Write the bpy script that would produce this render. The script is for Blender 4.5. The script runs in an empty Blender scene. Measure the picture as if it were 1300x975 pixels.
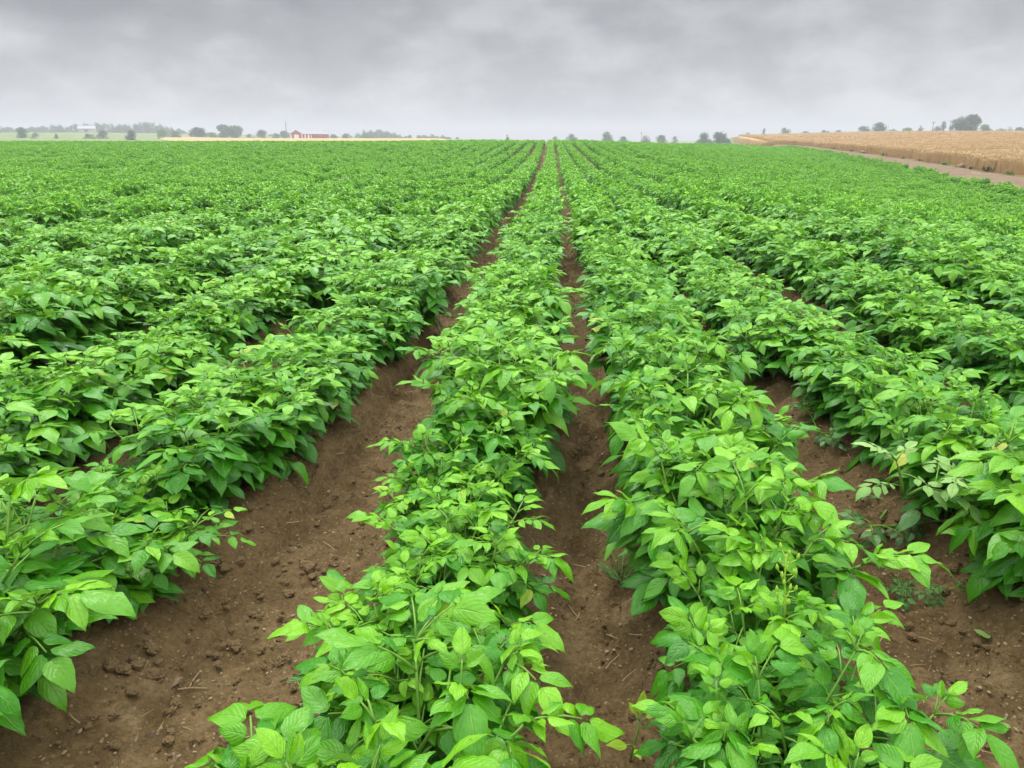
import bpy, math, random
import numpy as np
from mathutils import Vector, Matrix, Euler

SC = bpy.context.scene
COL = SC.collection
R = math.radians

# ------------------------------------------------------------------ camera
CAM_H = 1.2
F = 942.0 / 1300.0            # focal length over image width
PITCH = math.atan(309.5 / 942.0)
YAW = R(3.23)
cam_d = bpy.data.cameras.new('camera')
cam = bpy.data.objects.new('camera', cam_d)
COL.objects.link(cam)
cam.location = (0, 0, CAM_H)
cam.rotation_euler = (math.pi / 2 - PITCH, 0, YAW)
cam_d.sensor_width = 36
cam_d.lens = 36 * F
cam_d.clip_start = 0.02
cam_d.clip_end = 8000
SC.camera = cam
CM = np.array(Euler(cam.rotation_euler).to_matrix())
CL = np.array([0, 0, CAM_H])


def ray(px, py):
    d = CM @ np.array([px - 650.0, 487.5 - py, -942.0])
    return d / -(CM[:, 2] @ d)          # unit depth along the optical axis


def project(p):
    q = (np.asarray(p) - CL) @ CM
    z = np.maximum(-q[..., 2], 1e-6)
    return 650 + 942 * q[..., 0] / z, 487.5 - 942 * q[..., 1] / z, -q[..., 2]


# ------------------------------------------------------------------ noise, terrain
def hash2(ix, iy, seed):
    n = (ix.astype(np.int64) * 374761393 + iy.astype(np.int64) * 668265263 + seed * 1442695041) & 0xFFFFFFFF
    n = ((n ^ (n >> 13)) * 1274126177) & 0xFFFFFFFF
    n = (n ^ (n >> 16)) & 0xFFFFFF
    return n / float(0xFFFFFF)


def vnoise(x, y, seed=0):
    x = np.asarray(x, float); y = np.asarray(y, float)
    ix = np.floor(x); iy = np.floor(y)
    fx = x - ix; fy = y - iy
    fx = fx * fx * (3 - 2 * fx); fy = fy * fy * (3 - 2 * fy)
    a = hash2(ix, iy, seed); b = hash2(ix + 1, iy, seed)
    c = hash2(ix, iy + 1, seed); d = hash2(ix + 1, iy + 1, seed)
    return (a * (1 - fx) + b * fx) * (1 - fy) + (c * (1 - fx) + d * fx) * fy


def fbm(x, y, seed=0, oct=4, gain=0.5):
    s = 0; a = 1; t = 0
    for o in range(oct):
        s = s + a * vnoise(x * 2 ** o + 17.3 * o, y * 2 ** o - 9.1 * o, seed + o); t += a; a *= gain
    return s / t


def sst(x, a, b):
    t = np.clip((x - a) / (b - a), 0, 1)
    return t * t * (3 - 2 * t)


def prof(Y, xs, ys):
    # smoothed piecewise profile
    w = np.maximum(np.abs(Y) * 0.08, 0.6)
    s = 0
    for k in (-1, -0.5, 0, 0.5, 1):
        s = s + np.interp(Y + k * w, xs, ys)
    return s / 5


ZC_Y = [-50, 6, 10, 16, 25, 36, 48, 60, 72, 85, 100, 130, 180, 300, 480, 700, 3000]
ZC_Z = [0, 0, -.05, -.12, -.17, -.05, .24, .46, .56, .54, .4, .1, .0, .8, 1.65, 2.1, 3.5]
ZT_Y = [-50, 20, 39, 60, 87, 143, 200, 255, 400, 3000]
ZT_Z = [-1.05, -.9, -.63, -.36, -.08, .33, 1.05, 1.85, 3.2, 3.4]


def track_x(Y):
    return 21.9 + (np.asarray(Y, float) - 39.5) * 0.2


def wheat_left(Y):
    return track_x(Y) + 2.7 - 5.6 * sst(np.asarray(Y, float), 128, 165)


def base_h(X, Y):
    X = np.asarray(X, float); Y = np.asarray(Y, float)
    zc = prof(Y, ZC_Y, ZC_Z) + .10 * np.exp(-((X + 1) / 16) ** 2) * sst(Y, 45, 70) * (1 - sst(Y, 90, 120))
    zt = prof(Y, ZT_Y, ZT_Z)
    xt = track_x(Y)
    x0 = 3 + (xt - 7.2) * sst(Y, 85, 135)
    m = np.clip((X - x0) / np.maximum(xt - 2 - x0, 1.6), 0, 1)
    m = m ** 1.15
    m = np.where(X > xt - 2, 1.0, m)
    dip = -.38 * np.sin(np.clip(m, 0, 1) * math.pi * .55) * (X < xt - 2) * (1 - sst(X, xt - 5, xt - 2))
    z = zc * (1 - m) + zt * m + dip
    z = z + np.clip(X - xt - 3, 0, 52) * .026 * (1 - .5 * sst(Y, 300, 800))
    left = sst(-X, 190, 380) * sst(Y, 280, 620) * 5.2
    mid = -3.0 * sst(X, -60, -10) * sst(Y, 110, 260) * (1 - sst(X, xt - 6, xt - 1))
    return z + left + mid


ROWS = {-1: -.27, 1: .40, 2: 1.16, 3: 1.98}
for k in range(4, 60):
    ROWS[k] = 1.98 + .82 * (k - 3)
ROWS[-2] = -1.36
for k in range(3, 170):
    ROWS[-k] = -1.26 - .83 * (k - 2)
ROW_K = np.array(sorted(ROWS)); ROW_X = np.array([ROWS[k] for k in sorted(ROWS)])


def drift(Y):
    return np.interp(Y, [-5, 1.4, 2.8, 8, 12, 22, 40, 70, 120], [0, .01, .055, .07, .1, .06, 0, -.25, -.8])


def squeeze(Y):
    # the wide left furrow narrows away from the camera
    Y = np.asarray(Y, float)
    return .23 + .04 * sst(Y, 1.5, 2.5) + .07 * sst(Y, 9, 16)


def squeeze_right(Y):
    Y = np.asarray(Y, float)
    return .11 * sst(Y, 2.4, 5.5) - .10 * (1 - sst(Y, 1.6, 3.0))


def ridge(X, Y):
    X = np.asarray(X, float); Y = np.asarray(Y, float)
    u = X - drift(Y)
    u = np.where(u < -.85, u - squeeze(Y), np.where(u > .75, u + squeeze_right(Y), u))
    i = np.clip(np.searchsorted(ROW_X, u), 1, len(ROW_X) - 1)
    d = np.minimum(np.abs(u - ROW_X[i - 1]), np.abs(u - ROW_X[i]))
    return .15 * (1 - sst(d, .06, .36))


def in_field(X, Y):
    return (1 - sst(X, track_x(Y) - 3.3, track_x(Y) - 2.8)) * (1 - sst(Y, 118, 124))


def H(X, Y):
    return base_h(X, Y) + ridge(X, Y) * in_field(X, Y) * (1 - sst(np.abs(X), 14, 24))


def ground_at(px, py, extra=0.0):
    d = ray(px, py); t = .5
    for _ in range(4000):
        p = CL + d * t
        if p[2] < float(H(p[0], p[1])) + extra: break
        t *= 1.004
    return p


def far_at(px, depth):
    d = ray(px, 178.0)
    p = CL + d * depth
    return p[0], p[1]


def z_for(px, py, X, Y):
    # height that shows at image row py when standing over (X, Y)
    d = ray(px, py)
    hor = math.hypot(d[0], d[1])
    return CAM_H + d[2] * math.hypot(X, Y) / hor


# ------------------------------------------------------------------ object helpers
def put(o, parent=None):
    COL.objects.link(o)
    if parent: o.parent = parent
    return o


def tag(o, label=None, cat=None, group=None, kind=None):
    if label: o['label'] = label
    if cat: o['category'] = cat
    if group: o['group'] = group
    if kind: o['kind'] = kind
    return o


def empty(name, loc=(0, 0, 0), rz=0.0):
    o = bpy.data.objects.new(name, None)
    o.location = loc; o.rotation_euler = (0, 0, rz); o.empty_display_size = .2
    return put(o)


def mesh_np(name, V, Q, mat=None, uv=None, col=None, smooth=True):
    """V (n,3); Q (m,4) or (m,3) int; uv/col per vertex."""
    me = bpy.data.meshes.new(name)
    V = np.ascontiguousarray(V, np.float32); Q = np.ascontiguousarray(Q, np.int32)
    k = Q.shape[1]
    me.vertices.add(len(V)); me.vertices.foreach_set('co', V.ravel())
    me.loops.add(Q.size); me.loops.foreach_set('vertex_index', Q.ravel())
    me.polygons.add(len(Q)); me.polygons.foreach_set('loop_start', np.arange(0, Q.size, k, dtype=np.int32))
    me.update(calc_edges=True)
    if uv is not None:
        l = me.uv_layers.new(name='UVMap')
        l.data.foreach_set('uv', np.ascontiguousarray(uv, np.float32)[Q.ravel()].ravel())
    if col is not None:
        a = me.color_attributes.new('leafcol', 'FLOAT_COLOR', 'POINT')
        a.data.foreach_set('color', np.ascontiguousarray(col, np.float32).ravel())
    me.polygons.foreach_set('use_smooth', np.full(len(Q), smooth))
    if mat: me.materials.append(mat)
    me.validate()
    return me


class MB:
    """collects boxes, prisms, tubes"""
    def __init__(s): s.v = []; s.f = []

    def box(s, x0, x1, y0, y1, z0, z1):
        b = len(s.v)
        s.v += [(x0, y0, z0), (x1, y0, z0), (x1, y1, z0), (x0, y1, z0), (x0, y0, z1), (x1, y0, z1), (x1, y1, z1), (x0, y1, z1)]
        s.f += [[b + i for i in q] for q in ((3, 2, 1, 0), (4, 5, 6, 7), (0, 1, 5, 4), (1, 2, 6, 5), (2, 3, 7, 6), (3, 0, 4, 7))]

    def prism_y(s, poly, y0, y1):
        b = len(s.v); n = len(poly)
        s.v += [(x, y0, z) for x, z in poly] + [(x, y1, z) for x, z in poly]
        s.f += [[b + i for i in range(n)], [b + n + i for i in reversed(range(n))]]
        s.f += [[b + (i + 1) % n, b + i, b + n + i, b + n + (i + 1) % n] for i in range(n)]

    def tube(s, pts, rad, n=6):
        pts = [Vector(p) for p in pts]; b = len(s.v)
        for i, p in enumerate(pts):
            t = (pts[min(i + 1, len(pts) - 1)] - pts[max(i - 1, 0)]).normalized()
            a = t.cross(Vector((.31, .77, .21))).normalized(); c = t.cross(a)
            for k in range(n):
                w = 2 * math.pi * k / n
                s.v.append(tuple(p + (a * math.cos(w) + c * math.sin(w)) * rad[i]))
        for i in range(len(pts) - 1):
            for k in range(n):
                s.f.append([b + i * n + k, b + i * n + (k + 1) % n, b + (i + 1) * n + (k + 1) % n, b + (i + 1) * n + k])
        s.f.append([b + k for k in reversed(range(n))]); s.f.append([b + (len(pts) - 1) * n + k for k in range(n)])

    def mesh(s, name, mat, smooth=False):
        me = bpy.data.meshes.new(name); me.from_pydata(s.v, [], s.f); me.materials.append(mat)
        me.polygons.foreach_set('use_smooth', [smooth] * len(me.polygons)); me.update()
        return me

    def build(s, name, mat, parent=None, smooth=False):
        return put(bpy.data.objects.new(name, s.mesh(name, mat, smooth)), parent)


# ------------------------------------------------------------------ materials
def new_mat(name):
    m = bpy.data.materials.new(name); m.use_nodes = True
    nt = m.node_tree; nt.nodes.clear()
    out = nt.nodes.new('ShaderNodeOutputMaterial')
    return m, nt, out


class NT:
    def __init__(s, nt): s.nt = nt

    def n(s, typ, **kw):
        x = s.nt.nodes.new(typ)
        for k, v in kw.items(): setattr(x, k, v)
        return x

    def l(s, a, b): s.nt.links.new(a, b)

    def val(s, sock, v):
        if hasattr(v, 'is_output'): s.l(v, sock)
        else: sock.default_value = v

    def math(s, op, a, b=0.0, c=0.0, clamp=False):
        x = s.n('ShaderNodeMath', operation=op, use_clamp=clamp)
        s.val(x.inputs[0], a); s.val(x.inputs[1], b); s.val(x.inputs[2], c)
        return x.outputs[0]

    def mix(s, f, a, b, blend='MIX'):
        x = s.n('ShaderNodeMix', data_type='RGBA', blend_type=blend)
        s.val(x.inputs[0], f)
        for so, v in ((x.inputs[6], a), (x.inputs[7], b)):
            s.val(so, v if hasattr(v, 'is_output') else (*v, 1))
        return x.outputs[2]

    def noise(s, vec, scale, detail=4, rough=.55, dist=0.0):
        x = s.n('ShaderNodeTexNoise'); s.l(vec, x.inputs['Vector'])
        x.inputs['Scale'].default_value = scale; x.inputs['Detail'].default_value = detail
        x.inputs['Roughness'].default_value = rough; x.inputs['Distortion'].default_value = dist
        return x.outputs[0]

    def ramp(s, f, stops):
        x = s.n('ShaderNodeValToRGB'); s.l(f, x.inputs[0])
        e = x.color_ramp.elements
        while len(e) < len(stops): e.new(.5)
        for el, (p, c) in zip(e, stops):
            el.position = p; el.color = (*c, 1) if len(c) == 3 else c
        return x.outputs[0]

    def mr(s, v, a, b, c=0.0, d=1.0):
        x = s.n('ShaderNodeMapRange'); s.l(v, x.inputs[0])
        for i, q in zip((1, 2, 3, 4), (a, b, c, d)): x.inputs[i].default_value = q
        return x.outputs[0]


def leaf_mat(name, young, mid, old, trans_col, trans=.3, rough=.42, under=(.16, .32, .10), veins=True, spec=.5):
    m, nt, out = new_mat(name); N = NT(nt)
    at = N.n('ShaderNodeAttribute', attribute_name='leafcol')
    sep = N.n('ShaderNodeSeparateColor'); N.l(at.outputs['Color'], sep.inputs[0])
    rnd, age = sep.outputs[0], sep.outputs[1]
    oi = N.n('ShaderNodeObjectInfo')
    geo = N.n('ShaderNodeNewGeometry')
    a2 = N.math('ADD', age, N.math('MULTIPLY', N.math('SUBTRACT', rnd, .5), .5))
    a2 = N.math('ADD', a2, N.math('MULTIPLY', N.math('SUBTRACT', oi.outputs['Random'], .5), .22), clamp=True)
    col = N.ramp(a2, [(0.0, old), (.5, mid), (1.0, young)])
    if veins:
        uv = N.n('ShaderNodeUVMap')
        sx = N.n('ShaderNodeSeparateXYZ'); N.l(uv.outputs[0], sx.inputs[0])
        u = N.math('ABSOLUTE', N.math('SUBTRACT', sx.outputs[0], .5)); v = sx.outputs[1]
        mid_l = N.mr(u, .012, .035, 1, 0)
        nz0 = N.noise(N.n('ShaderNodeTexCoord').outputs['Object'], 45, 2)
        ph = N.math('SUBTRACT', N.math('ADD', N.math('MULTIPLY', v, 6.0), N.math('MULTIPLY', nz0, .9)), N.math('MULTIPLY', N.math('POWER', u, 1.3), 6.5))
        tri = N.math('ABSOLUTE', N.math('SUBTRACT', N.math('FRACT', ph), .5))     # 0 on vein .. .5
        vein = N.math('MULTIPLY', N.mr(tri, .03, .1, 1, 0), N.mr(u, .38, .5, 1, .2))
        tex = N.n('ShaderNodeTexCoord')
        nz = N.noise(tex.outputs['Object'], 140, 3)
        col = N.mix(N.math('MULTIPLY', nz, .28), col, mid)
        col = N.mix(N.math('MULTIPLY', mid_l, .5), col, (.26, .48, .09))
        col = N.mix(N.math('MULTIPLY', vein, .06), col, (.2, .42, .07))
        # odd yellowing leaflets and small brown flecks
        sick = N.math('MULTIPLY', N.mr(rnd, .994, .996), N.mr(N.noise(tex.outputs['Object'], 22, 3), .42, .6))
        col = N.mix(sick, col, (.42, .46, .04))
        fl = N.math('MULTIPLY', N.mr(N.noise(tex.outputs['Object'], 95, 2), .70, .74), N.mr(rnd, .55, .8))
        col = N.mix(N.math('MULTIPLY', fl, .7), col, (.16, .11, .03))
        hgt = N.math('ADD', N.math('MULTIPLY', N.mr(tri, 0, .4, 0, 1), .24), N.math('MULTIPLY', nz, 1.1))
        hgt = N.math('SUBTRACT', hgt, N.math('MULTIPLY', mid_l, .8))
        bp = N.n('ShaderNodeBump'); N.l(hgt, bp.inputs['Height'])
        bp.inputs['Strength'].default_value = .6; bp.inputs['Distance'].default_value = .0026
    col = N.mix(N.math('MULTIPLY', geo.outputs['Backfacing'], .6), col, under)
    p = N.n('ShaderNodeBsdfPrincipled'); N.l(col, p.inputs['Base Color'])
    p.inputs['Roughness'].default_value = rough; p.inputs['Specular IOR Level'].default_value = spec
    t = N.n('ShaderNodeBsdfTranslucent')
    N.l(N.mix(.45, col, trans_col), t.inputs[0])
    if veins:
        N.l(bp.outputs[0], p.inputs['Normal']); N.l(bp.outputs[0], t.inputs['Normal'])
    mx = N.n('ShaderNodeMixShader'); mx.inputs[0].default_value = trans
    N.l(p.outputs[0], mx.inputs[1]); N.l(t.outputs[0], mx.inputs[2]); N.l(mx.outputs[0], out.inputs[0])
    return m


def plain_mat(name, c1, c2, scale=8, rough=.8, bump=.0, spec=.3, stretch=None):
    m, nt, out = new_mat(name); N = NT(nt)
    tc = N.n('ShaderNodeTexCoord'); vec = tc.outputs['Object']
    if stretch:
        mp = N.n('ShaderNodeMapping'); mp.inputs['Scale'].default_value = stretch
        N.l(vec, mp.inputs[0]); vec = mp.outputs[0]
    nz = N.noise(vec, scale, 5, .6)
    p = N.n('ShaderNodeBsdfPrincipled')
    N.l(N.mix(N.mr(nz, .3, .7), c1, c2), p.inputs['Base Color'])
    p.inputs['Roughness'].default_value = rough; p.inputs['Specular IOR Level'].default_value = spec
    if bump:
        b = N.n('ShaderNodeBump'); N.l(nz, b.inputs['Height']); b.inputs['Strength'].default_value = .6
        b.inputs['Distance'].default_value = bump; N.l(b.outputs[0], p.inputs['Normal'])
    N.l(p.outputs[0], out.inputs[0])
    return m


M = {}
M['leaf'] = leaf_mat('potato_leaf', (.215, .53, .003), (.046, .27, .002), (.006, .075, .003), (.29, .66, .002), trans=.26, spec=.55, rough=.40)
M['leaf_far'] = leaf_mat('potato_leaf_plain', (.215, .53, .003), (.046, .27, .002), (.006, .075, .003), (.29, .66, .002), trans=.26, veins=False, spec=.36)
M['wilt'] = leaf_mat('wilted_leaf', (.10, .22, .03), (.04, .15, .02), (.02, .08, .012), (.12, .25, .03), trans=.15, under=(.42, .52, .33))
M['pale_leaf'] = leaf_mat('pale_underside_leaf', (.28, .47, .13), (.20, .40, .09), (.15, .34, .06), (.28, .48, .1), trans=.2, rough=.6, under=(.34, .48, .22))
M['seedling'] = leaf_mat('seedling_leaf', (.42, .62, .03), (.36, .58, .03), (.3, .52, .02), (.5, .7, .03), trans=.35)
M['stem'] = plain_mat('green_stem', (.12, .3, .03), (.2, .36, .06), 40, .5)
M['petal'] = plain_mat('white_petal', (.8, .78, .74), (.72, .7, .72), 60, .6)
M['stone'] = plain_mat('pale_stone', (.16, .11, .065), (.30, .22, .14), 25, .85, .004)
M['clod'] = plain_mat('soil_clod', (.125, .082, .036), (.25, .175, .09), 18, .95, .004, .15)
M['chip'] = plain_mat('stone_chip', (.24, .175, .10), (.44, .35, .22), 25, .9, .002)
M['straw'] = plain_mat('dry_straw', (.34, .24, .11), (.46, .34, .18), 20, .8)
M['wheat'] = plain_mat('ripe_wheat', (.46, .32, .16), (.60, .44, .24), 3, .8)
M['bark'] = plain_mat('grey_bark', (.07, .055, .045), (.12, .10, .085), 6, .9, .02, .2, (1, 1, .25))
M['red'] = plain_mat('red_barn_board', (.42, .05, .035), (.33, .035, .028), 1.2, .7, 0, .3, (6, 6, .2))
M['white'] = plain_mat('white_paint', (.72, .72, .70), (.8, .8, .78), 1.5, .6)
M['tin'] = plain_mat('pale_metal_roof', (.20, .21, .23), (.26, .27, .29), .6, .45, 0, .5, (.3, 4, 4))
M['grey_wall'] = plain_mat('weathered_wall', (.42, .40, .37), (.5, .48, .45), .8, .8)
M['pole'] = plain_mat('weathered_pole', (.16, .14, .12), (.22, .2, .18), 4, .85)
for nm, c in (('tree_dark', (.018, .068, .014)), ('tree_mid', (.030, .115, .022)), ('tree_light', (.07, .19, .035)), ('weed', (.08, .17, .03)), ('olive', (.085, .11, .03))):
    M[nm] = leaf_mat(nm + '_leaf', tuple(min(1, 1.7 * x) for x in c), c, tuple(.55 * x for x in c), tuple(1.8 * x for x in c), trans=.2, rough=.6, under=tuple(1.3 * x for x in c), veins=False, spec=.3)


def ground_mat():
    m, nt, out = new_mat('field_soil'); N = NT(nt)
    geo = N.n('ShaderNodeNewGeometry'); P = geo.outputs['Position']
    at = N.n('ShaderNodeAttribute', attribute_name='leafcol')
    sep = N.n('ShaderNodeSeparateColor'); N.l(at.outputs['Color'], sep.inputs[0])
    grass, straw, trk = sep.outputs[0], sep.outputs[1], sep.outputs[2]
    big = N.noise(P, 1.3, 3); medn = N.noise(P, 9, 5, .6); fine = N.noise(P, 70, 5, .65)
    soil = N.ramp(medn, [(.28, (.09, .057, .023)), (.5, (.185, .125, .054)), (.72, (.32, .228, .116))])
    soil = N.mix(N.mr(big, .35, .7), soil, (.18, .121, .053))
    soil = N.mix(N.math('MULTIPLY', N.mr(fine, .35, .65), .55), soil, (.068, .040, .017))
    vo = N.n('ShaderNodeTexVoronoi'); vo.inputs['Scale'].default_value = 75; N.l(P, vo.inputs['Vector'])
    spk = N.math('MULTIPLY', N.mr(vo.outputs['Distance'], .18, .34, 1, 0), N.mr(fine, .46, .54))
    vc = N.n('ShaderNodeSeparateColor'); N.l(vo.outputs['Color'], vc.inputs[0])
    spk = N.math('MULTIPLY', spk, N.mr(vc.outputs[0], .35, .75))
    soil = N.mix(N.math('MULTIPLY', spk, .8), soil, (.36, .27, .155))
    gn = N.noise(P, .12, 5, .6); gn2 = N.noise(P, .9, 4)
    gcol = N.mix(N.mr(gn, .35, .65), (.13, .2, .05), (.20, .25, .085))
    gcol = N.mix(N.math('MULTIPLY', N.mr(gn2, .4, .7), .4), gcol, (.09, .16, .04))
    scol = N.mix(N.mr(gn2, .35, .65), (.46, .29, .12), (.56, .37, .16))
    col = N.mix(grass, soil, gcol); col = N.mix(straw, col, scol)
    tcol = N.mix(N.mr(gn2, .35, .65), (.21, .145, .095), (.29, .21, .145))
    col = N.mix(trk, col, tcol)
    p = N.n('ShaderNodeBsdfPrincipled'); N.l(col, p.inputs['Base Color'])
    p.inputs['Roughness'].default_value = .92; p.inputs['Specular IOR Level'].default_value = .2
    hgt = N.math('ADD', N.math('MULTIPLY', medn, .4), N.math('MULTIPLY', fine, .65))
    vo2 = N.n('ShaderNodeTexVoronoi'); vo2.inputs['Scale'].default_value = 38; N.l(P, vo2.inputs['Vector'])
    hgt = N.math('SUBTRACT', hgt, N.math('MULTIPLY', vo2.outputs['Distance'], .35))
    b = N.n('ShaderNodeBump'); N.l(hgt, b.inputs['Height']); b.inputs['Strength'].default_value = .9
    b.inputs['Distance'].default_value = .025; N.l(b.outputs[0], p.inputs['Normal'])
    N.l(p.outputs[0], out.inputs[0])
    return m


M['ground'] = ground_mat()

# ------------------------------------------------------------------ ground sheet
def lines(spec):
    out = [spec[0][0]]
    for a, b, s0, s1 in spec:
        x = a
        while x < b - 1e-6:
            f = (x - a) / (b - a); st = s0 * (s1 / s0) ** f
            x = min(b, x + st); out.append(x)
    return np.array(out)


pos = lines([(0, 1.5, .017, .017), (1.5, 3.2, .017, .05), (3.2, 14, .05, .12), (14, 60, .14, 2), (60, 2200, 2, 160)])
gx = np.concatenate([-pos[:0:-1], pos])
gy = np.concatenate([np.array([-40, -20, -10, -5, -3, -2, -1.2, -.5, 0, .3]),
                     lines([(.55, 3.4, .017, .02), (3.4, 9, .02, .07), (9, 30, .08, .5), (30, 150, .5, 3), (150, 2600, 3, 160)])])
GX, GY = np.meshgrid(gx, gy)
Z = H(GX, GY)
near = 1 - sst(np.hypot(GX, GY), 7, 16)
fld = in_field(GX, GY)
# crumbly tilth: low swells, clods and fine crumbs
cl = fbm(GX * 7, GY * 7, 3, 3) - .5
clod = np.maximum(vnoise(GX * 21, GY * 21, 11) - .52, 0) * (vnoise(GX * 1.7, GY * 1.7, 12) * 1.6 + .1)
crumb = fbm(GX * 30, GY * 30, 21, 2) - .5
Z = Z + near * fld * (cl * .05 + clod * .09 + crumb * .028)
# the middle furrow carries a narrow line of lumps
u = GX - drift(GY) - .05
Z = Z + near * fld * np.exp(-(u / .05) ** 2) * np.maximum(vnoise(GX * 14, GY * 12, 31) - .35, 0) * .07
Z = Z + (1 - near) * (fbm(GX * .15, GY * .15, 5, 3) - .5) * .1 * sst(GY, 120, 260)
V = np.stack([GX, GY, Z], -1).reshape(-1, 3)
nx, ny = len(gx), len(gy)
I = np.arange(nx * ny).reshape(ny, nx)
Q = np.stack([I[:-1, :-1], I[:-1, 1:], I[1:, 1:], I[1:, :-1]], -1).reshape(-1, 4)
XT = track_x(GY)
strawm = sst(GX, wheat_left(GY) - .8, wheat_left(GY) - .1) * (GY < 412) * (GY > 5)
grassm = sst(GY, 124, 140) * (1 - strawm)
grassm = np.maximum(grassm, sst(GX, XT + 1.0, XT + 1.5) * (1 - sst(GX, XT + 2.0, XT + 2.6)) * .25)
trkm = sst(GX, XT - 3.6, XT - 3.1) * (1 - sst(GX, XT + 1.3, XT + 1.9)) * (GY < 150)
cl_ = np.stack([grassm, strawm, trkm, np.ones_like(strawm)], -1).reshape(-1, 4)
g = put(bpy.data.objects.new('ground', mesh_np('ground', V, Q, M['ground'], col=cl_)))
tag(g, kind='structure')

# dirt track between the crops, and the grain field on the left before the barn
def sheet(name, mat, P, kind='structure'):
    a, b = P.shape[:2]
    I = np.arange(a * b).reshape(a, b)
    Q = np.stack([I[:-1, :-1], I[:-1, 1:], I[1:, 1:], I[1:, :-1]], -1).reshape(-1, 4)
    me = mesh_np(name, P.reshape(-1, 3), Q, mat)
    o = put(bpy.data.objects.new(name, me)); tag(o, kind=kind)
    return o


M['track'] = plain_mat('bare_track', (.145, .102, .064), (.22, .163, .108), 1.4, .95, .03, .15)
yy = lines([(12, 150, .3, 2)]); ss = np.linspace(-3.3, 1.55, 34)
SY, SS = np.meshgrid(yy, ss, indexing='ij')
SX = track_x(SY) + SS + (fbm(SY * .7, SS * 0 + 3, 8, 3) - .5) * .5
SZ = base_h(SX, SY) + .035 - .06 * (np.exp(-((SS + .75) / .25) ** 2) + np.exp(-((SS - .75) / .25) ** 2)) * .5 + (fbm(SX * 1.5, SY * 1.5, 9, 3) - .5) * .07
edge = np.minimum(SS + 3.3, 1.55 - SS); SZ = SZ - .12 * (edge < .02)
sheet('dirt_track', M['track'], np.stack([SX, SY, SZ], -1))

M['grain_far'] = plain_mat('distant_ripe_grain', (.40, .285, .125), (.47, .34, .16), .05, .9, 0, .2)
aa = np.linspace(0, 1, 40); dd = lines([(255, 500, 5, 8)])
AD, AA = np.meshgrid(dd, aa, indexing='ij')
pxl = 195 - (AD - 500) * .12; pxr = 560 + (500 - AD) * .1
PX = pxl + (pxr - pxl) * AA
GXs = np.zeros_like(PX); GYs = np.zeros_like(PX)
for i in range(PX.shape[0]):
    for j in range(PX.shape[1]):
        GXs[i, j], GYs[i, j] = far_at(PX[i, j], AD[i, j])
GZs = base_h(GXs, GYs) + .75
brd = (AA < .01) | (AA > .99) | (AD < 256) | (AD > 499)
GZs = GZs - brd * .9
sheet('grain_field', M['grain_far'], np.stack([GXs, GYs, GZs], -1))

# ------------------------------------------------------------------ potato plants
def leaflet_template(hi):
    if hi:
        vs = np.array([0, .06, .16, .28, .42, .56, .7, .83, .93, 1.0]); us = np.array([-1, -.66, -.33, 0, .33, .66, 1.0])
    else:
        vs = np.array([0, .2, .5, .8, 1.0]); us = np.array([-1, 0, 1.0])
    w = (vs ** .56) * np.maximum(1 - vs, 0) ** 1.08
    w = w / ((.341 ** .56) * (.659 ** 1.08)); w[0] = .05; w[-1] = .008
    Ug, Vg = np.meshgrid(us, vs)
    Wg = np.repeat(w[:, None], len(us), 1)
    I = np.arange(Ug.size).reshape(Ug.shape)
    Q = np.stack([I[:-1, :-1], I[:-1, 1:], I[1:, 1:], I[1:, :-1]], -1).reshape(-1, 4)
    return Ug.ravel(), Vg.ravel(), Wg.ravel(), Q


TEMPL = {True: leaflet_template(True), False: leaflet_template(False)}


def nrm(v):
    return v / (np.linalg.norm(v) + 1e-9)


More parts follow.
